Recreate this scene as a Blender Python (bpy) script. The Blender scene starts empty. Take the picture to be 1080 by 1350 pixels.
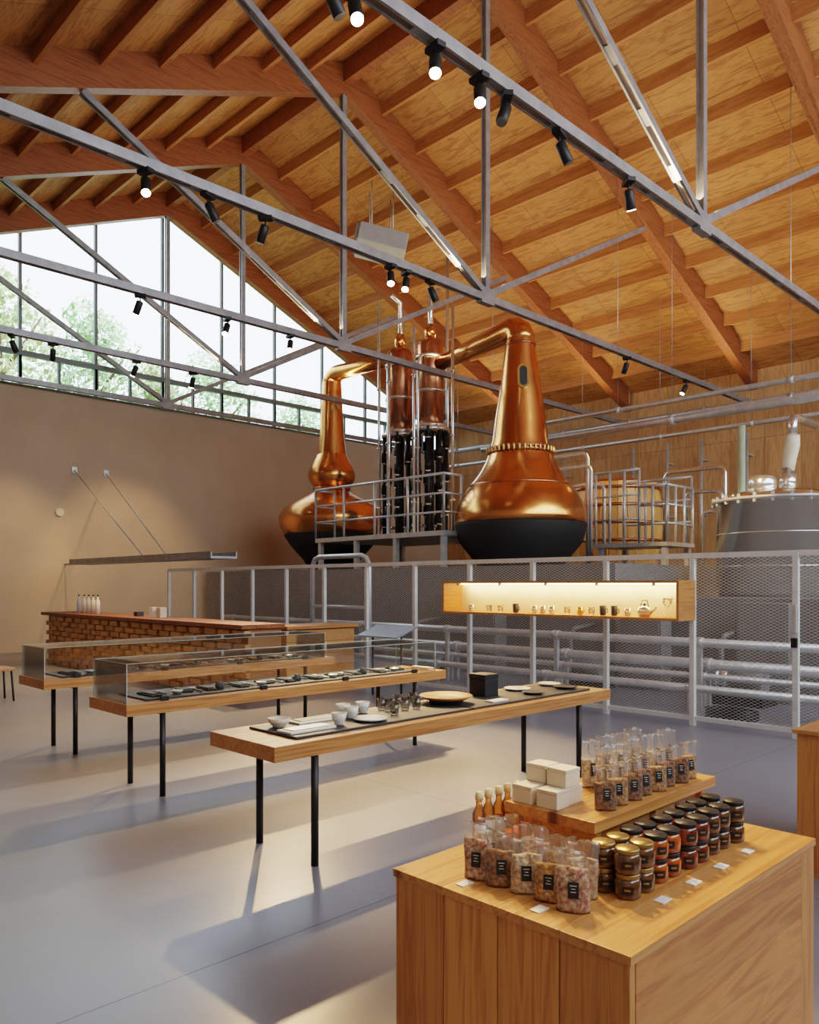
import bpy, math, random
from mathutils import Vector, Matrix
RN=random.Random(7)
C=bpy.context.scene.collection
PI=math.pi
F=1040.;H=1.6;PH=math.radians(45.46);ca,sa=math.cos(PH),math.sin(PH)
def onX(px,X):
    t=(px-540)/F; d=X/(ca+sa*t); return sa*d-ca*t*d
def onY(px,Y):
    t=(px-540)/F; d=Y/(sa-ca*t); return ca*d+sa*t*d
ORD=['first','second','third','fourth','fifth','sixth','seventh','eighth','ninth','tenth','eleventh','twelfth','thirteenth','fourteenth','fifteenth','sixteenth','seventeenth','eighteenth','nineteenth','twentieth','twenty-first','twenty-second','twenty-third','twenty-fourth','twenty-fifth','twenty-sixth','twenty-seventh','twenty-eighth']
# ---------------------------------------------------------------- materials
def newmat(name):
    m=bpy.data.materials.new(name); m.use_nodes=True
    return m,m.node_tree.nodes,m.node_tree.links,m.node_tree.nodes['Principled BSDF']
def mat(name,col,rough=.5,metal=0.,col2=None,scale=4.,bump=0.,coat=0.,emit=0.,emitcol=None,detail=4,rvar=0.,aniso=0.):
    m,n,l,b=newmat(name)
    b.inputs['Base Color'].default_value=(*col,1); b.inputs['Roughness'].default_value=rough; b.inputs['Metallic'].default_value=metal
    if aniso: b.inputs['Anisotropic'].default_value=aniso
    if coat: b.inputs['Coat Weight'].default_value=coat; b.inputs['Coat Roughness'].default_value=.08
    if emit: b.inputs['Emission Color'].default_value=(*(emitcol or col),1); b.inputs['Emission Strength'].default_value=emit
    tc=n.new('ShaderNodeTexCoord'); ns=n.new('ShaderNodeTexNoise'); ns.inputs['Scale'].default_value=scale; ns.inputs['Detail'].default_value=detail
    l.new(tc.outputs['Object'],ns.inputs['Vector'])
    cr=n.new('ShaderNodeValToRGB'); cr.color_ramp.elements[0].position=.35; cr.color_ramp.elements[1].position=.65
    c2=col2 or tuple(c*.88 for c in col)
    cr.color_ramp.elements[0].color=(*c2,1); cr.color_ramp.elements[1].color=(*col,1)
    l.new(ns.outputs['Fac'],cr.inputs['Fac']); l.new(cr.outputs['Color'],b.inputs['Base Color'])
    if rvar:
        mr=n.new('ShaderNodeMapRange'); mr.inputs['To Min'].default_value=max(0,rough-rvar); mr.inputs['To Max'].default_value=rough+rvar
        l.new(ns.outputs['Fac'],mr.inputs['Value']); l.new(mr.outputs['Result'],b.inputs['Roughness'])
    if bump:
        bp=n.new('ShaderNodeBump'); bp.inputs['Strength'].default_value=bump; bp.inputs['Distance'].default_value=.02
        l.new(ns.outputs['Fac'],bp.inputs['Height']); l.new(bp.outputs['Normal'],b.inputs['Normal'])
    return m
def wood(name,dark,light,axis='X',s=1.,rough=.45,knots=None,var=.25,stretch=12.,seam=None,dist=1.2,rings=3.2):
    m,n,l,b=newmat(name)
    tc=n.new('ShaderNodeTexCoord'); mp=n.new('ShaderNodeMapping')
    sc={'X':(s,s*stretch,s*stretch),'Y':(s*stretch,s,s*stretch),'Z':(s*stretch,s*stretch,s)}[axis]
    mp.inputs['Scale'].default_value=sc
    geo=n.new('ShaderNodeNewGeometry')
    vm=n.new('ShaderNodeVectorMath'); vm.operation='MULTIPLY_ADD'
    l.new(geo.outputs['Random Per Island'],vm.inputs[0]); vm.inputs[1].default_value=(7.,13.,5.)
    l.new(tc.outputs['Object'],vm.inputs[2]); l.new(vm.outputs[0],mp.inputs['Vector'])
    ns=n.new('ShaderNodeTexNoise'); ns.inputs['Scale'].default_value=1.6; ns.inputs['Detail'].default_value=7; ns.inputs['Distortion'].default_value=dist
    l.new(mp.outputs['Vector'],ns.inputs['Vector'])
    mth=n.new('ShaderNodeMath'); mth.operation='MULTIPLY'; mth.inputs[1].default_value=rings
    fr=n.new('ShaderNodeMath'); fr.operation='PINGPONG'; fr.inputs[1].default_value=.5
    l.new(ns.outputs['Fac'],mth.inputs[0]); l.new(mth.outputs[0],fr.inputs[0])
    cr=n.new('ShaderNodeValToRGB'); cr.color_ramp.elements[0].position=.0; cr.color_ramp.elements[1].position=.45
    cr.color_ramp.elements[0].color=(*dark,1); cr.color_ramp.elements[1].color=(*light,1)
    l.new(fr.outputs[0],cr.inputs['Fac'])
    col=cr.outputs['Color']
    if knots:
        vo=n.new('ShaderNodeTexVoronoi'); vo.inputs['Scale'].default_value=1
        mp2=n.new('ShaderNodeMapping'); mp2.inputs['Scale'].default_value=knots
        l.new(vm.outputs[0],mp2.inputs['Vector']); l.new(mp2.outputs['Vector'],vo.inputs['Vector'])
        kr=n.new('ShaderNodeValToRGB'); kr.color_ramp.elements[0].position=.06; kr.color_ramp.elements[1].position=.16
        kr.color_ramp.elements[0].color=(.25,.14,.08,1); kr.color_ramp.elements[1].color=(1,1,1,1)
        l.new(vo.outputs['Distance'],kr.inputs['Fac'])
        mx=n.new('ShaderNodeMix'); mx.data_type='RGBA'; mx.blend_type='MULTIPLY'; mx.inputs[0].default_value=1
        l.new(col,mx.inputs[6]); l.new(kr.outputs['Color'],mx.inputs[7]); col=mx.outputs[2]
    if seam:
        br=n.new('ShaderNodeTexBrick'); br.inputs['Color1'].default_value=(1,1,1,1); br.inputs['Color2'].default_value=(.82,.79,.76,1); br.inputs['Mortar'].default_value=(.55,.5,.45,1)
        br.inputs['Scale'].default_value=1; br.inputs['Brick Width'].default_value=seam[0]; br.inputs['Row Height'].default_value=seam[1]; br.inputs['Mortar Size'].default_value=.008; br.offset=0
        sx=n.new('ShaderNodeSeparateXYZ'); cb=n.new('ShaderNodeCombineXYZ'); l.new(tc.outputs['Object'],sx.inputs[0])
        l.new(sx.outputs[seam[2][0]],cb.inputs[0]); l.new(sx.outputs[seam[2][1]],cb.inputs[1]); l.new(cb.outputs[0],br.inputs['Vector'])
        mx=n.new('ShaderNodeMix'); mx.data_type='RGBA'; mx.blend_type='MULTIPLY'; mx.inputs[0].default_value=1
        l.new(col,mx.inputs[6]); l.new(br.outputs['Color'],mx.inputs[7]); col=mx.outputs[2]
    hs=n.new('ShaderNodeHueSaturation'); mr=n.new('ShaderNodeMapRange'); mr.inputs['To Min'].default_value=1-var; mr.inputs['To Max'].default_value=1+var
    l.new(geo.outputs['Random Per Island'],mr.inputs['Value']); l.new(mr.outputs['Result'],hs.inputs['Value']); l.new(col,hs.inputs['Color'])
    l.new(hs.outputs['Color'],b.inputs['Base Color']); b.inputs['Roughness'].default_value=rough
    bp=n.new('ShaderNodeBump'); bp.inputs['Strength'].default_value=.12; bp.inputs['Distance'].default_value=.01
    l.new(ns.outputs['Fac'],bp.inputs['Height']); l.new(bp.outputs['Normal'],b.inputs['Normal'])
    return m
def glass(name,tint=(1,1,1),gloss=.1,rough=.02,milky=0.):
    m=bpy.data.materials.new(name); m.use_nodes=True; n=m.node_tree.nodes; l=m.node_tree.links; n.clear()
    o=n.new('ShaderNodeOutputMaterial'); t=n.new('ShaderNodeBsdfTransparent'); t.inputs['Color'].default_value=(*tint,1)
    g=n.new('ShaderNodeBsdfGlossy'); g.inputs['Roughness'].default_value=rough
    fr=n.new('ShaderNodeFresnel'); fr.inputs['IOR'].default_value=1.35
    ad=n.new('ShaderNodeMath'); ad.operation='MULTIPLY_ADD'; ad.inputs[1].default_value=.8; ad.inputs[2].default_value=gloss*.4
    l.new(fr.outputs[0],ad.inputs[0])
    mx=n.new('ShaderNodeMixShader'); l.new(ad.outputs[0],mx.inputs[0]); l.new(t.outputs[0],mx.inputs[1]); l.new(g.outputs[0],mx.inputs[2]); last=mx
    if milky:
        d=n.new('ShaderNodeBsdfDiffuse'); d.inputs['Color'].default_value=(.9,.9,.88,1)
        m2=n.new('ShaderNodeMixShader'); m2.inputs[0].default_value=milky; l.new(mx.outputs[0],m2.inputs[1]); l.new(d.outputs[0],m2.inputs[2]); last=m2
    l.new(last.outputs[0],o.inputs['Surface']); return m
M={}
M['plaster']=mat('plaster',(.56,.425,.30),.9,col2=(.51,.385,.27),scale=1.2,bump=.1)
M['steel']=mat('galvanised_steel',(.60,.61,.62),.38,.5,col2=(.50,.51,.52),scale=9)
M['fencesteel']=mat('fence_steel',(.76,.78,.78),.5,.2,col2=(.68,.70,.70),scale=9)
M['stainless']=mat('stainless',(.84,.84,.84),.22,.9,col2=(.74,.74,.74),scale=3)
M['tanksteel']=mat('brushed_tank_steel',(.80,.80,.79),.17,1.,col2=(.76,.76,.75),scale=2,aniso=.4)
M['black']=mat('black_metal',(.02,.02,.022),.45,.3)
M['blackbase']=mat('black_insulation',(.018,.017,.017),.75,bump=.3,scale=12)
M['trussteel']=mat('truss_steel',(.36,.36,.37),.4,.6,col2=(.28,.28,.29),scale=6)
M['copper']=mat('copper',(.84,.40,.145),.23,1.,col2=(.66,.28,.09),scale=1.0,rvar=.03)
M['copperdark']=mat('copper_column',(.66,.32,.18),.27,1.,col2=(.50,.21,.11),scale=3)
M['brass']=mat('brass',(.75,.5,.18),.3,1.)
M['glulam']=wood('glulam',(.185,.052,.013),(.295,.095,.028),'X',.6,.5,var=.1,stretch=18)
M['purlin']=wood('purlin_wood',(.32,.12,.035),(.45,.19,.062),'Y',.6,.5,var=.14,stretch=18)
M['ply']=wood('roof_plywood',(.33,.135,.038),(.51,.245,.078),'Y',.9,.6,var=0,stretch=6,seam=(1.82,.99,(1,0)))
M['wallply']=wood('wall_plywood',(.52,.27,.11),(.68,.39,.17),'Z',.7,.6,var=0,stretch=8,seam=(.91,1.82,(1,2)))
M['tablewood']=wood('table_oak',(.36,.14,.040),(.54,.245,.078),'X',1.0,.36,var=.14,stretch=24,dist=.5)
M['counterwood']=wood('counter_cedar',(.41,.155,.040),(.60,.28,.085),'Z',.9,.42,knots=(0,6,3.0),var=.24,stretch=22,dist=.7,rings=3)
M['countertop']=wood('counter_top_cedar',(.43,.17,.045),(.58,.28,.088),'X',1.0,.34,knots=(2.5,6,0),var=.12,stretch=22,dist=.6,rings=3)
M['counterside']=wood('counter_side_cedar',(.36,.13,.034),(.52,.225,.066),'X',1.0,.42,knots=(2.5,0,5),var=.14,stretch=13,dist=.9)
M['barwood']=wood('bar_wood',(.42,.18,.055),(.60,.30,.10),'Y',2,.45,var=.15)
M['bardark']=wood('bar_dark_wood',(.24,.10,.032),(.34,.15,.05),'Y',2,.6,var=.1)
M['tubwood']=wood('tub_wood',(.60,.30,.075),(.82,.48,.16),'Z',2,.35,var=.2)
M['slate']=mat('slate_board',(.03,.032,.038),.5)
M['white']=mat('white_ceramic',(.82,.80,.74),.3,coat=.4)
M['cream']=mat('cream_card',(.78,.70,.55),.7)
M['card']=mat('price_card',(.85,.84,.8),.7)
M['glass']=glass('clear_glass',(.98,.99,.985),.1)
M['caseglass']=glass('case_glass',(.97,.985,.98),.05)
M['winglass']=glass('window_glass',(.96,.99,1),.03)
M['film']=glass('clear_film',(.99,.99,.99),.16,.16,milky=.06)
M['frame']=mat('window_frame',(.22,.25,.26),.5,.3)
M['bark']=mat('bark',(.22,.17,.12),.9)
M['leaf']=mat('leaves',(.46,.62,.34),.6,col2=(.34,.52,.24),scale=1.5)
M['leaf2']=mat('leaves_autumn',(.70,.70,.40),.6,col2=(.46,.62,.28),scale=1.2)
M['grass']=mat('grass',(.14,.22,.06),.9,scale=2)
M['plinth']=mat('dark_concrete',(.20,.19,.18),.8,scale=2)
M['lamp']=mat('lamp_lens',(1,.85,.6),.4,emit=60,emitcol=(1,.75,.45))
M['lampoff']=mat('lamp_lens_off',(.12,.12,.12),.2)
M['led']=mat('led_strip',(1,.8,.5),.4,emit=12,emitcol=(1,.72,.35))
M['nuts']=mat('granola',(.86,.50,.14),.6,col2=(.34,.13,.03),scale=90,bump=.6)
M['nuts2']=mat('pale_cereal',(.90,.80,.56),.6,col2=(.50,.26,.12),scale=80,bump=.6)
M['nutsred']=mat('berry_nut_mix',(.88,.68,.42),.6,col2=(.40,.05,.03),scale=80,bump=.6)
M['coffee']=mat('dark_snack',(.52,.22,.05),.6,col2=(.12,.04,.012),scale=90,bump=.6)
M['amber']=mat('amber_preserve',(.50,.12,.010),.15,col2=(.26,.04,.005),scale=40,coat=.8)
M['darkjam']=mat('dark_preserve',(.05,.02,.012),.15,col2=(.17,.08,.022),scale=50,coat=.8)
M['redjam']=mat('red_preserve',(.26,.05,.012),.15,col2=(.10,.015,.008),scale=50,coat=.8)
M['gold']=mat('gold_lid',(.42,.29,.12),.35,.9)
M['blacklabel']=mat('black_label',(.015,.015,.017),.5)
M['oil']=glass('honey_liquid',(.95,.58,.16),.2,.04,milky=.04)
M['yellowcap']=mat('pale_cap',(.82,.70,.42),.4)
M['bluepanel']=mat('info_panel',(.24,.29,.39),.35,scale=20,col2=(.19,.24,.33))
M['seat']=wood('stool_wood',(.4,.2,.08),(.55,.3,.13),'X',2,.5)
M['heater']=mat('heater_enamel',(.36,.36,.355),.5)
M['palegreen']=mat('pale_green_paint',(.48,.56,.40),.5)
M['casewhite']=mat('case_back',(.80,.72,.58),.7)
M['edge']=mat('glass_edge',(.45,.52,.50),.2)
def floormat():
    m,n,l,b=newmat('polished_concrete')
    tc=n.new('ShaderNodeTexCoord')
    a=n.new('ShaderNodeTexNoise'); a.inputs['Scale'].default_value=.5; a.inputs['Detail'].default_value=7; a.inputs['Roughness'].default_value=.6; a.inputs['Distortion'].default_value=.2
    l.new(tc.outputs['Object'],a.inputs['Vector'])
    cr=n.new('ShaderNodeValToRGB'); cr.color_ramp.elements[0].position=.2; cr.color_ramp.elements[1].position=.8
    cr.color_ramp.elements[0].color=(.15,.158,.195,1); cr.color_ramp.elements[1].color=(.27,.278,.325,1)
    l.new(a.outputs['Fac'],cr.inputs['Fac'])
    br=n.new('ShaderNodeTexBrick'); br.offset=0; br.inputs['Color1'].default_value=(1,1,1,1); br.inputs['Color2'].default_value=(1,1,1,1); br.inputs['Mortar'].default_value=(.4,.4,.4,1)
    br.inputs['Scale'].default_value=1; br.inputs['Brick Width'].default_value=5.5; br.inputs['Row Height'].default_value=3.7; br.inputs['Mortar Size'].default_value=.005
    mp=n.new('ShaderNodeMapping'); mp.inputs['Location'].default_value=(1.2,.75,0); l.new(tc.outputs['Object'],mp.inputs['Vector']); l.new(mp.outputs['Vector'],br.inputs['Vector'])
    mx=n.new('ShaderNodeMix'); mx.data_type='RGBA'; mx.blend_type='MULTIPLY'; mx.inputs[0].default_value=1
    l.new(cr.outputs['Color'],mx.inputs[6]); l.new(br.outputs['Color'],mx.inputs[7]); l.new(mx.outputs[2],b.inputs['Base Color'])
    mr=n.new('ShaderNodeMapRange'); mr.inputs['To Min'].default_value=.26; mr.inputs['To Max'].default_value=.34
    l.new(a.outputs['Fac'],mr.inputs['Value']); l.new(mr.outputs['Result'],b.inputs['Roughness'])
    return m
M['floor']=floormat()
# ---------------------------------------------------------------- mesh builder
WL={}
class MB:
    def __init__(s): s.v=[];s.f=[];s.s=[]
    def add(s,vs,fs,sm=False):
        o=len(s.v); s.v+=[Vector(v) for v in vs]; s.f+=[tuple(i+o for i in f) for f in fs]; s.s+=[sm]*len(fs); return s
    def box(s,x0,x1,y0,y1,z0,z1):
        return s.add([(x0,y0,z0),(x1,y0,z0),(x1,y1,z0),(x0,y1,z0),(x0,y0,z1),(x1,y0,z1),(x1,y1,z1),(x0,y1,z1)],
          [(0,3,2,1),(4,5,6,7),(0,1,5,4),(1,2,6,5),(2,3,7,6),(3,0,4,7)])
    def beam(s,p0,p1,w,h,up=(0,0,1)):
        p0=Vector(p0);p1=Vector(p1);t=(p1-p0).normalized();u=Vector(up)
        if abs(t.dot(u))>.98:u=Vector((1,0,0))
        a=t.cross(u).normalized()*w/2; b=a.cross(t).normalized()*h/2
        vs=[p+i*a+j*b for p in(p0,p1) for i,j in((-1,-1),(1,-1),(1,1),(-1,1))]
        return s.add(vs,[(0,3,2,1),(4,5,6,7),(0,1,5,4),(1,2,6,5),(2,3,7,6),(3,0,4,7)])
    def tube(s,pts,r,n=10):
        P=[Vector(p) for p in pts]; k=len(P)
        if not isinstance(r,(list,tuple)): r=[r]*k
        t0=(P[1]-P[0]).normalized(); u=Vector((0,0,1)) if abs(t0.z)<.9 else Vector((1,0,0)); a=t0.cross(u).normalized()
        vs=[]
        for i in range(k):
            t=(P[min(i+1,k-1)]-P[max(i-1,0)]).normalized(); a=(a-t*a.dot(t)).normalized(); b=t.cross(a)
            for j in range(n):
                q=2*PI*j/n; vs.append(P[i]+(a*math.cos(q)+b*math.sin(q))*r[i])
        fs=[(i*n+j,i*n+(j+1)%n,(i+1)*n+(j+1)%n,(i+1)*n+j) for i in range(k-1) for j in range(n)]
        s.add(vs,fs,True); o=len(s.v)-len(vs)
        s.f+=[tuple(o+j for j in range(n))[::-1],tuple(o+(k-1)*n+j for j in range(n))]; s.s+=[False,False]; return s
    def lathe(s,prof,c=(0,0,0),n=24):
        vs=[];fs=[];k=len(prof)
        for r,z in prof:
            r=max(r,.0004)
            for j in range(n): q=2*PI*j/n; vs.append((c[0]+r*math.cos(q),c[1]+r*math.sin(q),c[2]+z))
        for i in range(k-1):
            for j in range(n): fs.append((i*n+j,i*n+(j+1)%n,(i+1)*n+(j+1)%n,(i+1)*n+j))
        return s.add(vs,fs,True)
    def poly(s,pts,d):
        n=len(pts);d=Vector(d);vs=[Vector(p) for p in pts];vs+=[v+d for v in vs]
        return s.add(vs,[tuple(range(n))[::-1],tuple(range(n,2*n))]+[(i,(i+1)%n,n+(i+1)%n,n+i) for i in range(n)])
    def build(s,name,m,parent=None,bevel=0.,origin=None):
        if parent is not None: o=WL[parent.name]
        elif origin is not None: o=Vector(origin)
        else:
            xs=[v.x for v in s.v];ys=[v.y for v in s.v];o=Vector(((min(xs)+max(xs))/2,(min(ys)+max(ys))/2,min(v.z for v in s.v)))
        me=bpy.data.meshes.new(name); me.from_pydata([v-o for v in s.v],[],s.f); me.polygons.foreach_set('use_smooth',s.s)
        me.materials.append(M[m]); me.validate(); me.update()
        import bmesh as bmm
        b=bmm.new(); b.from_mesh(me); bmm.ops.recalc_face_normals(b,faces=b.faces); b.to_mesh(me); b.free()
        ob=bpy.data.objects.new(name,me); C.objects.link(ob)
        if parent is not None: ob.parent=parent
        else: ob.location=o
        WL[ob.name]=o
        if bevel:
            bv=ob.modifiers.new('bevel','BEVEL'); bv.width=bevel; bv.segments=2; bv.limit_method='ANGLE'
        return ob
def tag(o,label,cat,group=None):
    o['label']=label;o['category']=cat
    if group:o['group']=group
    return o
def thing(name,label,cat,loc=(0,0,0),group=None):
    o=bpy.data.objects.new(name,None); C.objects.link(o); o.location=loc; o.empty_display_size=.1; WL[o.name]=Vector(loc); return tag(o,label,cat,group)
def struct(o): o['kind']='structure'; return o
def dup(root,loc,rz=None,label=None,group=None):
    r=root.copy(); C.objects.link(r); r.location=loc
    if rz is not None: r.rotation_euler=(0,0,rz)
    if label:r['label']=label
    if group:r['group']=group
    for ch in list(root.children):
        c=ch.copy();C.objects.link(c);c.parent=r
        for g in list(ch.children):
            d=g.copy();C.objects.link(d);d.parent=c
    return r
# ---------------------------------------------------------------- shell
RX=10.1;RZ=12.;SL=.43;XL=-.9;XR=21.1;YF=19.8;YN=-5.
def zr(x): return RZ-SL*abs(x-RX)
struct(MB().box(XL-.2,XR+.2,YN,YF+.2,-.2,0).build('floor','floor',origin=(0,0,0)))
mb=MB()
mb.poly([(RX,YN,RZ),(XR+.5,YN,zr(XR+.5)),(XR+.5,YN,zr(XR+.5)+.15),(RX,YN,RZ+.15)],(0,YF+.5-YN,0))
mb.poly([(RX,YN,RZ),(RX,YN,RZ+.15),(XL-.5,YN,zr(XL-.5)+.15),(XL-.5,YN,zr(XL-.5))],(0,YF+.5-YN,0))
struct(mb.build('ceiling','ply',origin=(0,0,0)))
GZ=6.3
struct(MB().box(XL-.2,XR+.2,YF,YF+.25,0,GZ).build('wall_back','plaster'))
struct(MB().box(XR,XR+.2,YN,YF,0,zr(XR)).build('wall_right','wallply',origin=(0,0,0)))
struct(MB().box(XL-.2,XL,YN,YF,0,zr(XL)).build('wall_left','plaster'))
NZ=4.4
struct(MB().box(XL-.2,XR+.2,YN-.25,YN,0,NZ).build('wall_front','plaster'))  # unseen wall, added to cut flat light from behind the camera
def gable_window(name,y,sub=True):
    w=MB(); xs=[RX+.1+1.82*k for k in range(-6,7)]
    for x in xs:
        if XL<x<XR: w.box(x-.035,x+.035,y-.05,y+.05,GZ,zr(x)-.02)
    w.box(XL,XR,y-.06,y+.06,GZ,GZ+.08)
    w.box(XL,XR,y-.07,y+.06,GZ+.77,GZ+.89)
    for k in range(-12,13):
        x=RX+.1+.91*k
        if XL<x<XR: w.box(x-.03,x+.03,y-.05,y+.05,GZ,GZ+.8)
    for s in(-1,1): w.beam((RX,y,RZ-.06),(RX+s*11,y,zr(RX+11)-.06),.1,.12)
    o=struct(w.build(name,'frame'))
    g=MB(); g.poly([(XL,y+.0,GZ),(XR,y,GZ),(XR,y,zr(XR)),(RX,y,RZ),(XL,y,zr(XL))],(0,.012,0))
    g.build('glass_pane','winglass',o)
    return o
gable_window('window_1',YF+.1)
w=MB()
for k in range(-3,4): 
    x=RX+3.2*k; w.box(x-.06,x+.06,YN,YN+.12,NZ,zr(x)-.02)
w.box(XL,XR,YN,YN+.12,NZ,NZ+.1); w.box(XL,XR,YN,YN+.12,6.6,6.72)
struct(w.build('window_2','frame'))  # unseen opening behind the camera, added to let sky light in
struct(MB().box(-40,70,YF+.3,75,-.4,-.1).build('ground','grass'))
# trees
def tree(x,y,h,rad,leaf,label,n=3800):
    t=thing('leafy_tree',label,'tree',(x,y,-.1),'trees outside the gable window')
    k=MB(); k.tube([(x,y,-.1),(x+.1,y,h*.4),(x,y+.1,h*.8)],[.22,.16,.05],8)
    for a in range(6):
        q=a*1.1; z=h*(.35+.07*a); k.tube([(x,y,z),(x+math.cos(q)*rad*.7,y+math.sin(q)*rad*.7,z+h*.16)],[.08,.02],6)
    k.build('trunk','bark',t)
    f=MB(); cl=[]
    for i in range(18):
        hz=.42+.53*i/17; ww=math.sin((hz-.3)/.7*PI)**.7 if hz<.99 else .2
        q=i*2.4; cl.append((x+math.cos(q)*rad*.6*ww,y+math.sin(q)*rad*.6*ww,h*hz,rad*(.32+.25*ww)))
    for _ in range(n):
        c=RN.choice(cl); u=Vector((RN.gauss(0,1),RN.gauss(0,1),RN.gauss(0,1))).normalized()*c[3]*RN.uniform(.5,1.05)
        p=Vector(c[:3])+u; a=Vector((RN.gauss(0,1),RN.gauss(0,1),RN.gauss(0,1))).normalized(); b=a.orthogonal().normalized()
        s=RN.uniform(.08,.17); f.add([p-a*s,p+b*s*.6,p+a*s,p-b*s*.6],[(0,1,2,3)])
    f.build('foliage',leaf,t)
tree(4.0,24.6,10.2,1.7,'leaf','green tree outermost at the left edge of the window')
tree(7.6,24.6,10.9,1.7,'leaf2','yellow-green tree outside the gable window at far left')
tree(11.2,26.6,11.2,1.7,'leaf','tall green tree behind the second window pane from left')
tree(11.4,22.6,8.3,1.1,'leaf2','pale green tree beside the central window mullion',2500)
tree(16.0,27.0,10.4,1.9,'leaf','green tree seen right of the gable peak')
tree(20.2,27.0,9.4,1.9,'leaf','low green tree behind the left copper still neck')
# ---------------------------------------------------------------- roof structure
TY=[4.74,8.46,12.15,15.8,19.42]
tn=['nearest','second nearest','third nearest','fourth nearest','farthest']
CZ=6.36
for i,y in enumerate(TY):
    t=thing('roof_truss',f'timber and steel roof truss, {tn[i]} to the camera'+(', against the gable window' if i==4 else ''),'roof truss',(RX,y,CZ),'roof trusses')
    for s in(-1,1):
        e=RX+s*10.95
        MB().poly([(RX,y-.11,RZ-.0),(e,y-.11,zr(e)),(e,y-.11,zr(e)-.55),(RX,y-.11,RZ-.55-.08)],(0,.22,0)).build('rafter','glulam',t)
    c=MB()
    for q in(-.045,.045): c.box(XL+.05,XR-.05,y+q-.014,y+q+.014,CZ-.06,CZ+.06)
    for k in range(22): c.box(k-.3,k-.1,y-.04,y+.04,CZ-.05,CZ+.05)
    c.build('bottom_chord','trussteel',t)
    c=MB()
    for q in(-.04,.04): c.box(RX-.05,RX+.05,y+q-.014,y+q+.014,CZ,RZ-.6)
    c.box(RX-.02,RX+.02,y-.03,y+.03,CZ,RZ-.6)
    c.build('king_post','trussteel',t)
    for s in(-1,1):
        c=MB(); p0=Vector((RX,y,CZ+.05));p1=Vector((RX+s*5.2,y,zr(RX+5.2)-.6))
        wq=.045
        for q in(-wq,wq): c.beam(p0+Vector((0,q,0)),p1+Vector((0,q,0)),.026,.1)
        for k in range(1,7): 
            m=p0.lerp(p1,k/7); d=(p1-p0).normalized()*.12; c.beam(m-d,m+d,.07,.05)
        c.build('diagonal_strut','trussteel',t)
    g=MB().box(RX-.16,RX+.16,y-.06,y+.06,CZ-.1,CZ+.16); g.build('gusset_plate','trussteel',t)
for side,sn in((-1,'left'),(1,'right')):
    for k in range(1,11):
        x=RX+side*(k-.02)*.99
        p=MB(); h=.26
        p.poly([(x-.035,YN+.2,zr(x-.035)-.002),(x+.035,YN+.2,zr(x+.035)-.002),(x+.035,YN+.2,zr(x)-h),(x-.035,YN+.2,zr(x)-h)],(0,YF-YN-.3,0))
        tag(p.build('roof_purlin','purlin'),f'timber purlin running lengthwise, {ORD[k-1]} from the ridge on the {sn} roof slope','roof beam',f'purlins of the {sn} slope')
tag(MB().poly([(RX-.09,YN+.2,RZ-.04),(RX+.09,YN+.2,RZ-.04),(RX+.09,YN+.2,RZ-.45),(RX-.09,YN+.2,RZ-.45)],(0,YF-YN-.3,0)).build('ridge_beam','glulam'),'reddish timber ridge beam along the peak of the roof','roof beam')
# ---------------------------------------------------------------- spotlights
def spot_proto(lit):
    t=thing('track_spotlight','x','spotlight',(0,0,0),'track spotlights on the trusses')
    MB().box(-.09,.09,-.05,.05,-.05,.0).build('adapter','black',t,.005)
    MB().tube([(0,0,-.04),(0,0,-.13)],.012,8).build('arm','black',t)
    a=Vector((.0,0,-.11));d=Vector((.12,-.1,-.30)).normalized()
    hd=MB(); hd.tube([a,a+d*.02,a+d*.22,a+d*.225],[.04,.055,.055,.05],16); h=hd.build('lamp_head','black',t)
    e=a+d*.2265; l=MB().tube([e,e+d*.006],.05,16); l.build('lens','lamp' if lit else 'lampoff',h)
    return t,a+d*.25,d
pl,le,ld=spot_proto(True); po,_,_=spot_proto(False)
used={'l':False,'o':False}
def spots(y,lst,tname,ps=58):
    for k,(px,lit,rz) in enumerate(lst):
        x=onY(px,y); loc=(x,y,CZ-.06); src,key=(pl,'l') if lit else (po,'o')
        aim=None
        if isinstance(rz,tuple):
            aim=rz; rz=math.atan2(rz[1]-y,rz[0]-x)-math.atan2(ld.y,ld.x)
        lab=f'{"lit" if lit else "unlit"} black spotlight, {ORD[k]} from left under the {tname} truss'
        if used[key]: o=dup(src,loc,rz,lab)
        else: src.location=loc; src.rotation_euler=(0,0,rz); src['label']=lab; used[key]=True; o=src
        if lit:
            L=bpy.data.lights.new('spot_beam','SPOT'); L.energy=lit; L.color=(1,.66,.32); L.spot_size=math.radians(ps); L.spot_blend=.7; L.shadow_soft_size=.08
            lo=bpy.data.objects.new('spot_beam',L); C.objects.link(lo)
            dd=Matrix.Rotation(rz,3,'Z')@ld
            lo.location=Vector(loc)+Matrix.Rotation(rz,3,'Z')@le
            if aim: dd=Vector((aim[0],aim[1],aim[2] if len(aim)>2 else 0))-lo.location
            lo.rotation_euler=dd.to_track_quat('-Z','Y').to_euler()
spots(TY[0],[(432,0,.5),(467,1400,(2.25,1.25,.9)),(574,350,(4.2,4.0)),(632,1100,(1.95,1.2,.9)),(668,0,4.0),(738,0,.2),(829,2600,(14.,6.2,2.6))],'nearest',24)
spots(TY[1],[(192,250,(3.4,6.8)),(274,0,.4),(350,0,2.4),(515,3300,(5.2,5.3)),(536,2000,(4.0,5.5)),(567,0,.3),(827,0,2.),(905,1800,(13.4,11.,3.))],'second nearest',34)
spots(TY[2],[(185,1200,(5.2,14.0)),(300,1200,(5.0,10.4)),(383,1900,(4.0,7.2))],'third nearest',44)  # left pair of beams added to brighten the bar
spots(TY[3],[(15,0,1.),(70,0,2.),(180,350,(6.0,19.0,2)),(255,350,(9.0,19.4,2))],'fourth nearest')
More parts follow.
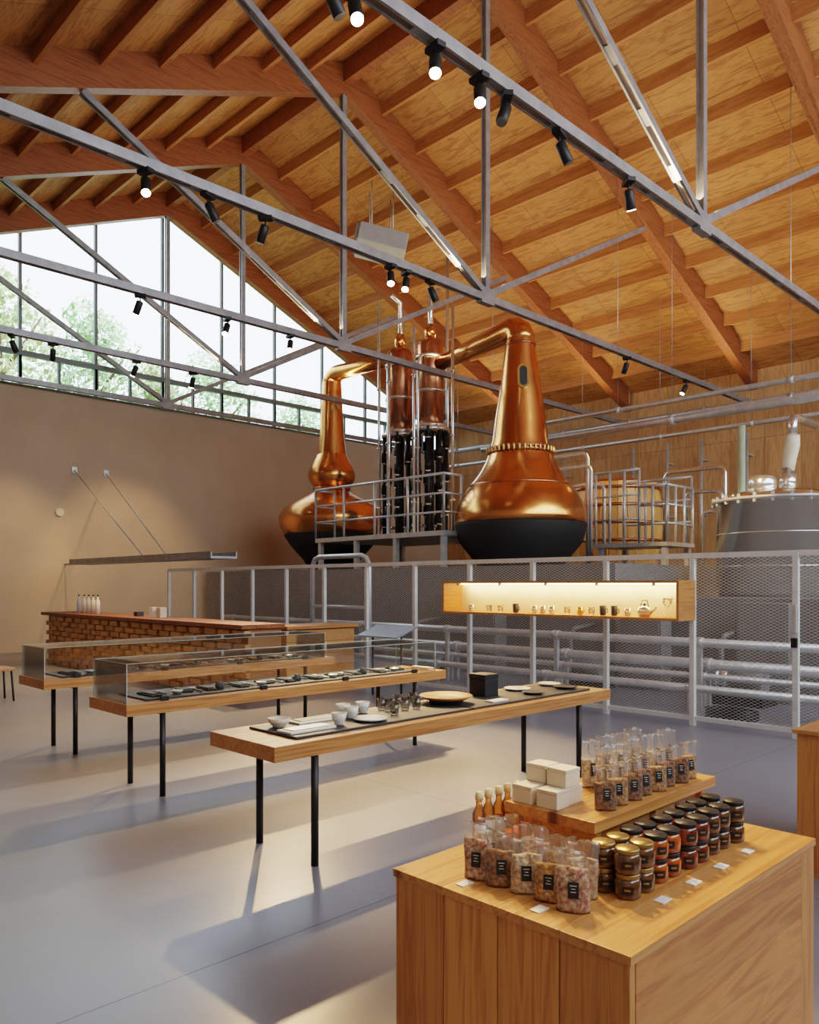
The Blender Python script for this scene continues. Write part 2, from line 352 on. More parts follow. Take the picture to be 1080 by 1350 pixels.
# ---------------------------------------------------------------- plinth and stills
struct(MB().box(11.3,18.6,6.75,19.5,0,1.95).build('trim_1','plinth'))
struct(MB().box(11.6,18.6,-3,6.74,0,1.40).build('trim_2','plinth'))
def still_big():
    x,y=13.,9.96
    t=thing('pot_still','large copper pot still with black base behind the fence, right one','pot still',(x,y,1.95),'copper pot stills')
    MB().lathe([(.0,1.95),(.86,1.95),(1.0,2.15),(1.26,2.47),(1.35,2.80),(1.345,2.84),(1.3,2.85)],(x,y,0),48).build('insulated_base','blackbase',t)
    MB().lathe([(1.3,2.84),(1.335,2.86),(1.345,2.95),(1.33,3.08),(1.28,3.24),(1.2,3.4),(1.1,3.55),(.98,3.7),(.86,3.85),(.77,4.0),(.70,4.14),(.65,4.3)],(x,y,0),72).build('pot','copper',t)
    MB().lathe([(.64,4.29),(.69,4.29),(.69,4.32),(.66,4.33),(.66,4.35),(.69,4.36),(.69,4.39),(.62,4.39)],(x,y,0),48).build('collar','copperdark',t)
    for k in range(40):
        q=2*PI*k/40; MB().lathe([(0,4.275),(.016,4.28),(.021,4.3),(.021,4.38),(.016,4.4),(0,4.405)],(x+.69*math.cos(q),y+.69*math.sin(q),0),8).build('flange_bolt','brass',t)
    nk=MB(); nk.lathe([(.62,4.38),(.575,4.55),(.52,5.0),(.44,5.5),(.375,6.0),(.31,6.45),(.29,6.6)],(x,y,0),48); nk.build('neck','copper',t)
    el=[(x,y,6.58),(x,y,6.70),(x,y+.04,6.80),(x,y+.12,6.86),(x,y+.22,6.88),(x,y+.4,6.86),(x,y+1.4,6.72),(x,y+2.25,6.60)]
    MB().tube(el,[.29,.285,.275,.26,.245,.23,.19,.16],24).build('lyne_arm','copper',t)
    MB().lathe([(.0,6.5),(.32,6.5),(.32,6.54),(0,6.54)],(x,y,0),32).build('neck_flange','copperdark',t)
    v=Vector((-ca,-sa,0.16)).normalized(); rr=Vector((sa,-ca,0)); up=Vector((ca*.16,sa*.16,1)).normalized(); p=Vector((x,y,5.78))+Vector((-ca,-sa,0))*.38
    def stad(w,h,o):
        pts=[]
        for k in range(9): q=PI*k/8; pts.append(p+v*o+rr*w*math.cos(q)+up*(h+w*math.sin(q)))
        for k in range(9): q=PI+PI*k/8; pts.append(p+v*o+rr*w*math.cos(q)+up*(-h+w*math.sin(q)))
        return pts
    ph=MB().poly(stad(.115,.14,-.04),v*.10).build('sight_window','brass',t)
    MB().poly(stad(.075,.13,.055),v*.012).build('sight_glass','slate',ph)
    MB().lathe([(1.06,3.605),(1.068,3.62),(1.03,3.65)],(x,y,0),48).build('seam_band','copperdark',t)
still_big()
def still_left():
    x=13.2; y=16.35
    t=thing('pot_still','onion-shaped copper pot still with bulb below its neck, left one','pot still',(x,y,1.95),'copper pot stills')
    MB().lathe([(0,1.95),(.55,1.95),(.75,2.25),(1.1,2.65),(1.26,2.9),(1.24,2.95)],(x,y,0),48).build('insulated_base','blackbase',t)
    MB().lathe([(1.23,2.9),(1.3,3.0),(1.385,3.2),(1.40,3.31),(1.385,3.42),(1.25,3.62),(.98,3.8),(.66,3.95),(.46,4.08),(.42,4.15)],(x,y,0),56).build('pot','copper',t)
    MB().lathe([(.41,4.13),(.5,4.2),(.6,4.35),(.625,4.45),(.62,4.56),(.57,4.7),(.46,4.9),(.38,5.05)],(x,y,0),48).build('bulb','copper',t)
    MB().lathe([(.44,4.1),(.5,4.1),(.5,4.17),(.42,4.17)],(x,y,0),32).build('collar','copperdark',t)
    MB().lathe([(.39,5.02),(.33,5.5),(.29,6.2),(.25,6.95)],(x,y,0),32).build('neck','copper',t)
    MB().tube([(x,y,6.93),(x,y-.03,7.03),(x,y-.1,7.11),(x,y-.22,7.16),(x,y-.4,7.17),(x,y-1.3,7.14),(x-.1,y-2.5,7.08)],[.25,.24,.23,.215,.2,.17,.14],20).build('lyne_arm','copper',t)
still_left()
def column(y,label,sgn):
    x=13.
    t=thing('condenser_column',label,'condenser',(x,y,2.7),'condenser columns')
    MB().lathe([(0,5.2),(.30,5.2),(.30,7.05),(.25,7.16),(.06,7.25),(0,7.25)],(x,y,0),28).build('copper_shell','copperdark',t)
    for z in(5.22,6.0,6.78): MB().lathe([(.28,z-.03),(.36,z-.03),(.36,z+.03),(.28,z+.03)],(x,y,0),28).build('flange','stainless',t)
    for k in range(9):
        q=2*PI*k/9+.3; r=.37; X=x+r*math.cos(q);Y=y+r*math.sin(q); zo=.22*(k%3)
        tb=MB(); tb.lathe([(0,2.7),(.052,2.7),(.052,5.1),(0,5.1)],(X,Y,0),10)
        for zz in(3.0,3.75,4.5):
            tb.lathe([(.0,zz+zo),(.085,zz+zo),(.085,zz+zo+.22),(0,zz+zo+.22)],(X,Y,0),10)
        tb.build('black_tube','black',t)
        fm=MB()
        for zz in(3.0,3.75,4.5): fm.lathe([(0,zz+zo-.05),(.07,zz+zo-.05),(.07,zz+zo-.01),(0,zz+zo-.01)],(X,Y,0),10)
        fm.tube([(X,Y,2.95),(x,y,2.95)],.03,6)
        fm.build('silver_fittings','stainless',t)
    MB().lathe([(0,2.7),(.09,2.7),(.09,5.2),(0,5.2)],(x,y,0),12).build('core_pipe','black',t)
    MB().lathe([(0,5.08),(.45,5.08),(.45,5.16),(.2,5.22),(0,5.22)],(x,y,0),24).build('header','stainless',t)
    MB().tube([(x,y,7.24),(x,y,8.3),(x+.3*sgn,y,8.42)],.055,12).build('vent_pipe','stainless',t)
    MB().lathe([(0,7.25),(.12,7.25),(.14,7.4),(.08,7.55),(0,7.55)],(x,y,0),16).build('vent_cap','copper',t)
    MB().tube([(x-.5,y-.1,2.7),(x-.5,y-.1,6.6),(x-.38,y-.08,6.75),(x-.1,y,6.8)],.03,10).build('side_pipe','stainless',t)
column(13.52,'tall copper condenser column with black tubes, left of the pair',-1)
column(12.53,'tall copper condenser column with black tubes, right of the pair',1)
for k,(px,X,z0,z1) in enumerate([(500,12.6,2.7,8.3),(513,12.25,2.7,6.9),(597,12.6,2.7,7.6),(590,13.7,2.7,9.6),(546,12.25,2.7,7.3)]):
    y=onX(px,X); m=MB(); m.tube([(X,y,z0),(X,y,z1)],.035,10)
    for z in(3.4,4.8,6.2): m.lathe([(0,z),(.06,z),(.06,z+.04),(0,z+.04)],(X,y,0),10)
    tag(m.build('service_pipe','stainless'),f'slim upright steel pipe beside the condenser columns, {["left of both columns","just in front of the left column","right of both columns, shorter","right of both columns, tallest","between the two columns"][k]}','pipe','service pipes by the condensers')
def railing(t,pts,z0,h,post=1.1,r=.028):
    for a,b in zip(pts[:-1],pts[1:]):
        a=Vector((*a,z0));b=Vector((*b,z0));L=(b-a).length;n=max(1,round(L/post))
        for k in range(n+1):
            p=a.lerp(b,k/n); MB().tube([p,p+Vector((0,0,h))],r,8).build('railing_post','steel',t)
        for zz in(h,h*.66,h*.33): MB().tube([a+Vector((0,0,zz)),b+Vector((0,0,zz))],r*(1 if zz==h else .8),8).build('rail','steel',t)
t=thing('work_platform','steel platform with tubular railing in front of the condenser columns','platform',(12.4,13,1.95),'work platforms')
MB().box(11.6,12.2,10.8,15,2.6,2.7).box(12.2,14.4,11.5,14.85,2.6,2.7).build('deck','steel',t)
for x,y in((11.7,10.9),(11.7,12.3),(11.7,13.6),(11.7,14.9),(14.2,11.7),(14.2,14.7)): MB().box(x-.05,x+.05,y-.05,y+.05,1.95,2.6).build('support_leg','steel',t)
railing(t,[(11.62,15),(11.62,10.82)],2.7,1.15)
railing(t,[(12.2,15),(11.62,15)],2.7,1.15)
railing(t,[(11.62,10.82),(12.15,10.82)],2.7,1.15,.5)
t=thing('work_platform','stepped steel platform with tubular railing between big still and round tank','platform',(14.7,8.1,1.95),'work platforms')
MB().box(14.1,15.25,7.3,8.9,2.35,2.43).build('deck','steel',t)
for x,y in((14.2,7.4),(14.2,8.8),(15.15,7.4),(15.15,8.8)): MB().box(x-.05,x+.05,y-.05,y+.05,1.95,2.35).build('support_leg','steel',t)
railing(t,[(14.12,8.88),(14.12,7.9)],2.43,1.45,.33); railing(t,[(15.2,7.32),(14.12,7.32),(14.12,7.9)],2.43,1.1,.36); railing(t,[(15.22,8.88),(15.22,7.35)],2.43,1.35,.5)
def tub(x,y,r,z1,label):
    t=thing('wooden_washback',label,'vat',(x,y,1.95),'wooden vats')
    b=MB(); n=32
    prof=[(.88,0),(.97,.25),(1.02,.5),(1.0,.75),(.92,1.)]
    for k in range(n):
        q0=2*PI*k/n;q1=2*PI*(k+.94)/n
        for (ra,ta),(rb,tb_) in zip(prof[:-1],prof[1:]):
            za=1.95+(z1-1.95)*ta; zb=1.95+(z1-1.95)*tb_
            vs=[(x+rr*math.cos(q),y+rr*math.sin(q),z) for z,rs in((za,ra),(zb,rb)) for rr,q in((r*rs,q0),(r*rs,q1),(r*rs-.08,q1),(r*rs-.08,q0))]
            b.add(vs,[(0,1,5,4),(1,2,6,5),(2,3,7,6),(3,0,4,7),(4,5,6,7),(0,3,2,1)])
    b.build('staves','tubwood',t)
    for ta,f_ in((.12,.935),(.32,.992),(.52,1.025),(.72,1.01),(.92,.955)):
        z=1.95+(z1-1.95)*ta; MB().lathe([(r*f_-.01,z),(r*f_+.03,z),(r*f_+.03,z+.06),(r*f_-.01,z+.06)],(x,y,0),40).build('hoop','copperdark',t)
    MB().lathe([(0,z1+.16),(r*.5,z1+.12),(r*.9,z1),(r*.9,z1-.05)],(x,y,0),32).build('lid','copperdark',t)
tub(16.6,onX(812,16.6),1.05,3.95,'round amber wooden vat with dark hoops just right of the big still')
tub(17.1,13.6,1.15,3.95,'round wooden vat behind the big still, left of the other vat')
def bent(t,lst,m_,r=.04):
    for k,(X,z,y0,y1) in enumerate(lst):
        MB().tube([(X,y0,1.95),(X,y0,z-.12),(X,y0+.04,z-.03),(X,y0+.14,z),(X,y1-.14,z),(X,y1-.04,z-.03),(X,y1,z-.12),(X,y1,1.95)],r,10).build('bent_pipe',m_,t)
t=thing('bent_pipework','group of silver hooped pipes between big still and wooden vat','pipework',(14.7,10.1,1.95),'bent pipework')
bent(t,((14.6,4.15,9.3,10.9),(14.7,4.45,9.45,11.2),(14.8,3.75,9.1,10.6)),'steel')
t=thing('bent_pipework','cluster of bent silver pipes between wooden vat and steel tank','pipework',(15.8,7.4,1.95),'bent pipework')
bent(t,((15.5,3.5,6.85,7.6),(15.75,4.0,6.9,8.2),(15.6,3.1,6.95,7.3)),'stainless',.045)
# stainless tank
x=14.;y=onX(1028,14.)
t=thing('steel_tank','large round stainless steel tank with domed lid at the right','tank',(x,y,1.4))
MB().lathe([(0,1.4),(.97,1.4),(1.02,1.46),(1.02,2.96),(1.05,2.97),(1.05,3.03),(1.02,3.04)],(x,y,0),64).build('shell','tanksteel',t)
for zz in(1.9,2.45): MB().lathe([(1.02,zz),(1.03,zz+.01),(1.02,zz+.02)],(x,y,0),56).build('weld_band','stainless',t)
MB().lathe([(1.02,3.04),(.95,3.10),(.75,3.17),(.45,3.23),(.2,3.26),(0,3.27)],(x,y,0),48).build('dome','tanksteel',t)
MB().lathe([(1.03,3.0),(1.09,3.0),(1.09,3.05),(1.03,3.05)],(x,y,0),48).build('rim','steel',t)
MB().lathe([(0,3.14),(.22,3.14),(.22,3.36),(.17,3.42),(0,3.44)],(x-.5,y+.1,0),24).build('manhole','stainless',t)
MB().lathe([(0,3.24),(.14,3.24),(.14,3.5),(.1,3.5),(.1,3.6),(0,3.6)],(x+.1,y-.1,0),20).build('pipe_collar','stainless',t)
MB().tube([(x+.1,y-.1,3.55),(x+.12,y-.12,3.75),(x+.08,y-.18,3.98),(x+.05,y-.2,4.15)],[.1,.11,.12,.11],16).build('vapour_pipe','cream',t)
MB().tube([(x+.05,y-.2,4.12),(x+.05,y-.2,4.35),(x+.1,y-.2,4.43),(x+.25,y-.2,4.46),(x+1.1,y-.2,4.46)],.075,14).build('elbow_pipe','stainless',t)
for k in range(24):
    q=2*PI*k/24; MB().box(x+1.06*math.cos(q)-.02,x+1.06*math.cos(q)+.02,y+1.06*math.sin(q)-.02,y+1.06*math.sin(q)+.02,2.95,3.1).build('rim_clamp','steel',t)
m=MB(); yy=onX(978,15.4); m.tube([(15.4,yy,1.4),(15.4,yy,4.7)],.07,12)
tag(m.build('standpipe','palegreen'),'pale green vertical standpipe behind the left side of the steel tank','pipe')
def pipe_run(label,X,z,y0,y1,r,hang=0,name='overhead_pipe',m_='stainless',grp='overhead pipes',sp=2.2):
    t=thing(name,label,'pipe',(X,(y0+y1)/2,z),grp)
    MB().tube([(X,y0,z),(X,y1,z)],r,12).build('pipe',m_,t)
    n=int((y1-y0)/sp)
    for k in range(n+1):
        yy=y0+.4+k*sp
        if yy<y1:
            if hang: MB().tube([(X,yy,z+r*.5),(X,yy,zr(X)-.01)],.006,6).build('hanger_rod','trussteel',t)
            else: MB().box(X-.03,X+.03,yy-.03,yy+.03,0.,z-r*.7).build('stand','steel',t)
            MB().tube([(X,yy-.05,z),(X,yy+.05,z)],r*1.25,12).build('clamp','steel',t)
pipe_run('long silver overhead pipe, upper of the two nearest the stills',14,5.08,-2,11.4,.05,1,m_='steel',sp=3.3)
pipe_run('long silver overhead pipe, lower and thicker, nearest the stills',14.1,4.74,-2,11.9,.075,1,m_='steel',sp=4.4)
pipe_run('slim silver overhead pipe farther back near the plywood wall',17.8,5.2,-2,16.5,.05,1,m_='steel',sp=2.2)
pipe_run('thick overhead pipe high against the plywood wall',20.2,6.2,-2,18.5,.09,1,m_='steel',sp=2.2)
pipe_run('insulated silver floor pipe behind the fence, highest of four',9.75,.86,2,16,.055,0,'floor_pipe','steel','pipes behind the fence')
pipe_run('insulated silver floor pipe behind the fence, second highest of four',10.0,.56,2,16,.07,0,'floor_pipe','steel','pipes behind the fence')
pipe_run('insulated silver floor pipe behind the fence, lowest of four',9.5,.30,2,16,.05,0,'floor_pipe','steel','pipes behind the fence')
pipe_run('insulated silver floor pipe behind the fence, third highest of four',9.85,.42,2,16,.04,0,'floor_pipe','steel','pipes behind the fence')
for k,px in enumerate((690,745,835,880,925,985)):
    X=20.8; y=onX(px,X); m=MB().tube([(X,y,1.2),(X,y,5.6)],.04,8)
    for z in (2.,3.5,5.): m.box(X-.02,XR,y-.05,y+.05,z,z+.04)
    tag(m.build('wall_pipe','steel'),f'thin upright pipe clipped to the plywood wall, {ORD[k]} from left','pipe','pipes on the plywood wall')
x=12.6;y=onX(503,12.6);z=9.62
t=thing('unit_heater','grey boxy heater hung from the roof above the condensers','heater',(x,y,z))
b=MB(); b.beam((x-.45,y+.35,z+.12),(x+.45,y-.35,z-.12),.7,.5,(0,.3,1)); b.build('casing','heater',t,.03)
b=MB(); b.beam((x-.5,y+.39,z+.13),(x-.45,y+.35,z+.12),.6,.4,(0,.3,1)); b.build('louvre_panel','plinth',t)
for dx,dy in((-.3,.0),(.3,.0),(.1,-.3),(-.1,.3)): MB().tube([(x+dx,y+dy,z+.2),(x+dx,y+dy,zr(x+dx)-.01)],.012,6).build('hanger_rod','steel',t)
# ---------------------------------------------------------------- mesh fence
FX=8.6;FZ=1.94
ys=[3.02-1.12+1.12*k for k in range(14)]
t=thing('mesh_fence','long grey steel fence of expanded metal mesh in front of the stills','fence',(FX,(ys[0]+ys[-1])/2,0))
for y in ys: MB().box(FX-.03,FX+.03,y-.03,y+.03,0,FZ).build('post','fencesteel',t,.004)
MB().box(FX-.025,FX+.025,ys[0],ys[-1],FZ-.04,FZ+.02).build('top_rail','fencesteel',t)
MB().box(FX-.02,FX+.02,ys[0],ys[-1],.06,.11).build('bottom_rail','fencesteel',t)
for a,b_ in zip(ys[:-1],ys[1:]):
    y0=a+.03;y1=b_-.03;z0=.1;z1=FZ-.04;m=MB();sl=.5;st=.034;hw=.0020
    for sgn in(1,-1):
        c=z0-(sl*(y1-y0) if sgn>0 else 0)
        cend=z1+(0 if sgn>0 else sl*(y1-y0))
        while c<cend:
            ya,yb=y0,y1
            f=lambda yy:sgn*sl*(yy-y0)+c
            g=lambda zz:(zz-c)/(sgn*sl)+y0
            lo,hi=sorted((g(z0),g(z1))); ya=max(ya,lo); yb=min(yb,hi)
            if yb-ya>.01:
                m.add([(FX-.006*sgn,ya,f(ya)-hw),(FX-.006*sgn,yb,f(yb)-hw),(FX-.006*sgn,yb,f(yb)+hw),(FX-.006*sgn,ya,f(ya)+hw)],[(0,1,2,3)])
            c+=st
    m.build('mesh_panel','fencesteel',t)
MB().box(FX-.07,FX-.03,2.99,3.05,.95,1.05).build('latch','black',t,.006)
MB().box(FX-.06,FX-.03,3.0,3.04,1.1,1.4).build('latch_bar','steel',t,.006)
t=thing('handrail_hoop','inverted U hoop of silver pipe behind the fence by the platform','handrail',(9.2,11,0))
ya=onX(487,9.2);yb=onX(412,9.2)
MB().tube([(9.2,ya,0),(9.2,ya,1.95),(9.2,ya+.08,2.08),(9.2,ya+.2,2.12),(9.2,yb-.2,2.12),(9.2,yb-.08,2.08),(9.2,yb,1.95),(9.2,yb,0)],.045,12).build('pipe','steel',t)
MB().tube([(9.2,ya,1.2),(9.2,yb,1.2)],.03,10).build('crossbar','steel',t)
for k,(px,X,lab) in enumerate([(560,10.6,'dark pump on the floor behind the fence, left one'),(770,10.6,'dark pump on the floor behind the fence, middle one'),(975,10.6,'dark pump on the floor behind the fence, right one')]):
    y=onX(px,X); t=thing('transfer_pump',lab,'pump',(X,y,0),'pumps behind the fence')
    MB().box(X-.25,X+.25,y-.4,y+.4,0,.12).build('base_frame','black',t)
    MB().tube([(X,y-.35,.32),(X,y+.1,.32)],.16,16).build('motor','plinth',t)
    MB().tube([(X,y+.1,.32),(X,y+.32,.32)],[.2,.14],16).build('pump_head','stainless',t)
    MB().tube([(X,y+.25,.45),(X,y+.25,.75),(X+.1,y+.25,.9),(X+.69,y+.25,.95)],.035,10).build('outlet_pipe','plinth',t)
for k,px in enumerate((640,850,1010)):
    X=11.1;y=onX(px,X);t=thing('control_cabinet',['dark control cabinet behind the fence left of the lit display','dark control cabinet behind the fence under the lit display','dark control cabinet behind the fence right of the lit display'][k],'cabinet',(X,y,0),'control cabinets')
    MB().box(X-.15,X+.19,y-.35,y+.35,0,1.35).build('body','plinth',t,.01); MB().box(X-.17,X-.15,y-.32,y+.32,.05,1.3).build('door','plinth',t,.005)
m=MB(); X=9.2;y=onX(965,9.2)
pts=[(X+.22*math.cos(q*.5)*(1+.04*math.sin(q)),y+.3*math.sin(q*.5),.025+.012*(q/6)) for q in range(0,60)]
m.tube(pts,.014,6); tag(m.build('cable_coil','black'),'black cable coiled on the floor behind the fence','cable')
# ---------------------------------------------------------------- lit display case on the fence
x0,x1=8.15,8.55; y0=onX(895,8.15); y1=onX(583,8.15); z0,z1=1.20,1.65
t=thing('wall_display_case','long glowing wooden display case mounted on the mesh fence','display case',(8.35,(y0+y1)/2,z0))
MB().box(x0,x1,y0,y1,z0,z0+.03).build('bottom_board','tablewood',t)
MB().box(x0,x1,y0,y1,z1-.03,z1).build('top_board','tablewood',t)
for yy in(y0,y1-.03): MB().box(x0,x1,yy,yy+.03,z0+.03,z1-.03).build('end_board','tablewood',t)
MB().box(x1-.015,x1,y0+.03,y1-.03,z0+.03,z1-.03).build('back_panel','casewhite',t)
MB().box(x1-.06,x1-.03,y0+.05,y1-.05,z1-.045,z1-.03).build('light_strip','led',t)
MB().box(x0+.005,x0+.012,y0+.03,y1-.03,z0+.03,z1-.03).build('glass_front','glass',t)
for k in range(5): yy=y0+.3+k*(y1-y0-.6)/4; MB().box(x0-.006,x0+.02,yy-.015,yy+.015,z1-.06,z1-.025).build('clip','steel',t)
for yy in(ys[2],ys[3]): MB().box(x1,FX-.02,yy-.03,yy+.03,z0+.05,z1-.05).build('bracket','steel',t)
L=bpy.data.lights.new('strip_glow','AREA');L.shape='RECTANGLE';L.size=.05;L.size_y=3.2;L.energy=22;L.color=(1,.68,.32)
lo=bpy.data.objects.new('strip_glow',L);C.objects.link(lo);lo.location=(x1-.1,(y0+y1)/2,z1-.05)
def cup_mb(r,h,c=(0,0,0),n=20,fl=.85,th=.12):
    return MB().lathe([(0,0),(r*fl*.8,0),(r*fl,h*.1),(r,h),(r*(1-th),h),(r*(fl-th),h*.15),(0,h*.12)],c,n)
zi=z0+.03
defs=[(622,'beaker'),(645,'tumbler'),(660,'tumbler'),(680,'mug'),(705,'beaker'),(716,'beaker'),(728,'beaker'),(748,'tumbler'),(765,'pot'),(780,'tumbler'),(795,'mug'),(810,'mug'),(828,'beaker'),(850,'tea'),(880,'funnel')]
cnt={}
names={'tumbler':('glass_tumbler','small clear tumbler in the lit display case','glass','glass'),'beaker':('metal_beaker','small metal beaker in the lit display case','cup','stainless'),'pot':('brass_pot','small brass pot in the middle of the lit display case','pot','brass'),'mug':('dark_mug','small dark mug in the lit display case','mug','slate'),'tea':('teapot','metal teapot near the right end of the lit display case','teapot','stainless'),'funnel':('glass_funnel','tall stemmed glass at the right end of the lit display case','glass','glass')}
for px,kd in defs:
    X=8.36;y=onX(px,X);nm,lb,ct,mm=names[kd];cnt[kd]=cnt.get(kd,-1)+1
    tot=sum(1 for a in defs if a[1]==kd)
    lab=lb if tot==1 else lb+f', {ORD[cnt[kd]]} from left'
    t=thing(nm,lab,ct,(X,y,zi),'things in the lit display case')
    if kd=='funnel': MB().lathe([(0,0),(.05,0),(.05,.006),(.006,.012),(.006,.1),(.05,.16),(.06,.22),(.056,.22),(.046,.16),(0,.11)],(X,y,zi),18).build('bowl_and_stem',mm,t)
    elif kd=='tea':
        MB().lathe([(0,0),(.06,0),(.085,.05),(.075,.1),(.04,.125),(0,.13)],(X,y,zi),20).build('body',mm,t)
        MB().tube([(X,y-.07,zi+.04),(X,y-.12,zi+.08),(X,y-.15,zi+.12)],[.018,.012,.01],8).build('spout',mm,t)
        MB().tube([(X,y-.05,zi+.12),(X,y-.03,zi+.19),(X,y+.03,zi+.19),(X,y+.05,zi+.12)],.006,8).build('handle','black',t)
        MB().lathe([(0,.125),(.015,.13),(.015,.15),(0,.155)],(X,y,zi),10).build('knob','black',t)
    else:
        r,h=.042,.12 if kd=='mug' else .095
        cup_mb(r,h,(X,y,zi)).build('cup',mm,t)
        if kd in('mug','pot'): MB().tube([(X,y-.037,zi+.085),(X,y-.062,zi+.08),(X,y-.062,zi+.04),(X,y-.037,zi+.03)],.006,8).build('handle',mm,t)
# ---------------------------------------------------------------- tables
TZ=.72
def make_table(x0,x1,y0,y1,label):
    t=thing('display_table',label,'table',((x0+x1)/2,(y0+y1)/2,0),'long display tables')
    m=MB(); n=4; w=(y1-y0)/n
    for k in range(n): m.box(x0,x1,y0+k*w+.0006,y0+(k+1)*w-.0006,TZ-.085,TZ)
    m.build('tabletop','tablewood',t,.002)
    for xx in(x0+.3,x1-.42):
        for yy in(y0+.035,y1-.08):
            MB().tube([(xx,yy,0),(xx,yy,TZ-.085)],.022,12).build('leg','black',t)
        MB().box(xx-.02,xx+.02,y0+.03,y1-.07,TZ-.1,TZ-.085).build('leg_bracket','black',t)
    return t
T1=(2.47,5.87,3.55,4.22);T2=(2.56,5.98,5.54,6.2);T3=(2.68,6.1,7.5,8.16)
make_table(*T1,'long wooden display table with crockery, nearest of three')
make_table(*T2,'long wooden display table with glass case, middle of three')
make_table(*T3,'long wooden display table with glass case, farthest of three')
def board(x0,x1,y0,y1,lab,z=TZ):
    return tag(MB().box(x0,x1,y0,y1,z,z+.015).build('slate_board','slate',None,.003),lab,'board','black display boards')
board(2.68,4.2,3.64,4.12,'black slate board under cups and trays, left end of the nearest table')
board(4.22,5.7,3.64,4.12,'black slate board under plates and black box, right end of the nearest table')
ZB=TZ+.0155
def item(name,label,cat,x,y,prof,m,grp,n=24,z=ZB):
    o=MB().lathe(prof,(x,y,z),n).build(name,m); return tag(o,label,cat,grp)
def bowl(r,h): return [(0,0),(r*.5,0),(r*.55,.006),(r*.85,h*.5),(r,h),(r*.94,h),(r*.78,h*.5),(0,.012)]
def plate(r): return [(0,0),(r*.6,0),(r,.016),(r*.99,.02),(r*.6,.008),(0,.008)]
item('ceramic_bowl','small tan bowl at the left end of the nearest table','bowl',onY(368,3.98),3.98,bowl(.07,.055),'cream','bowls and cups on nearest table')
for px,y,lab in((415,4.0,'flat white rectangular tray, farther of two beside tan bowl'),(405,3.78,'flat white rectangular tray, nearer of two on the slate board')):
    x=onY(px,y);t=thing('serving_tray',lab,'tray',(x,y,ZB),'white serving trays')
    MB().box(x-.17,x+.17,y-.07,y+.07,ZB,ZB+.014).build('tray_base','white',t,.003)
    MB().box(x-.14,x+.14,y-.05,y+.05,ZB+.014,ZB+.02).build('inset','steel' if y<3.9 else 'cream',t)
for k,(px,y) in enumerate(((447,3.78),(452,4.04),(463,3.92),(478,4.02))):
    item('ceramic_cup',['white cup nearest the table front edge beside the trays','white cup at the back left of its cluster','white cup in the middle of its cluster','white cup at the back right of its cluster'][k],'cup',onY(px,y),y,bowl(.05,.075),'white','bowls and cups on nearest table')
item('ceramic_plate','white round plate between the cups and the glasses','plate',onY(488,3.76),3.76,plate(.11),'white','plates on nearest table')
for k,(px,y) in enumerate(((503,4.02),(513,3.93),(524,4.05),(534,3.9),(543,4.04),(549,3.88),(520,3.8))):
    x=onY(px,y); o=cup_mb(.032,.085,(x,y,ZB),16,.9,.06).build('drinking_glass','glass'); tag(o,f'small clear drinking glass, {ORD[k] if k<6 else "nearest the front"}'+(' from left in the glass cluster' if k<6 else ' edge in the glass cluster'),'glass','drinking glasses')
xx_=onY(588,3.93);x=xx_;t=thing('round_tray','round amber wooden tray raised on a black ring','tray',(x,3.93,ZB))
MB().lathe([(0,0),(.12,0),(.13,.03),(0,.03)],(x,3.93,ZB),28).build('ring_stand','black',t)
MB().lathe([(0,.03),(.15,.03),(.2,.055),(.19,.06),(.14,.04),(0,.04)],(x,3.93,ZB),36).build('tray','tablewood',t)
x=onY(638,4.0);t=thing('black_box','square black presentation box standing on the nearest table','box',(x,4.0,ZB))
MB().box(x-.08,x+.08,3.92,4.08,ZB,ZB+.13).build('box_body','blacklabel',t,.003);MB().box(x-.083,x+.083,3.917,4.083,ZB+.132,ZB+.17).build('box_lid','blacklabel',t,.003)
for k,(px,y,r,mm,lab) in enumerate(((682,4.0,.11,'white','white plate right of the black box, farther one'),(703,3.77,.09,'slate','dark plate right of the black box, nearer one'),(724,4.0,.1,'cream','cream plate, second from the right end of nearest table'),(745,3.79,.1,'slate','dark plate at the right end of the nearest table'))):
    item('plate',lab,'plate',onY(px,y),y,plate(r),mm,'plates on nearest table')
x=onY(655,3.72); tag(MB().box(x-.09,x+.09,3.68,3.76,ZB,ZB+.012).build('menu_card','card',None,.002),'white card lying before the black box','card')
def glass_case(x0,x1,y0,y1,z0,z1,lab):
    t=thing('glass_case',lab,'display case',((x0+x1)/2,(y0+y1)/2,z0),'glass cases on tables')
    q=.006
    MB().box(x0,x1,y0,y0+q,z0,z1).build('glass_pane','caseglass',t);MB().box(x0,x1,y1-q,y1,z0,z1).build('glass_pane','caseglass',t)
    MB().box(x0,x0+q,y0+q,y1-q,z0,z1).build('glass_pane','caseglass',t);MB().box(x1-q,x1,y0+q,y1-q,z0,z1).build('glass_pane','caseglass',t)
    MB().box(x0,x1,y0,y1,z1,z1+q).build('top_pane','caseglass',t)
    e=MB()
    for xx,yy in((x0,y0),(x1,y0),(x0,y1),(x1,y1)): e.box(xx-.003,xx+.003,yy-.003,yy+.003,z0,z1+.009)
    for yy in(y0,y1): e.box(x0,x1,yy-.002,yy+.002,z1+.005,z1+.009)
    for xx in(x0,x1): e.box(xx-.002,xx+.002,y0,y1,z1+.005,z1+.009)
    e.build('glass_edges','edge',t)
    for k in range(4):
        xx=x0+.3+k*(x1-x0-.6)/3; MB().box(xx-.03,xx+.03,y0-.012,y0+.012,z0,z0+.035).build('clamp','black',t)
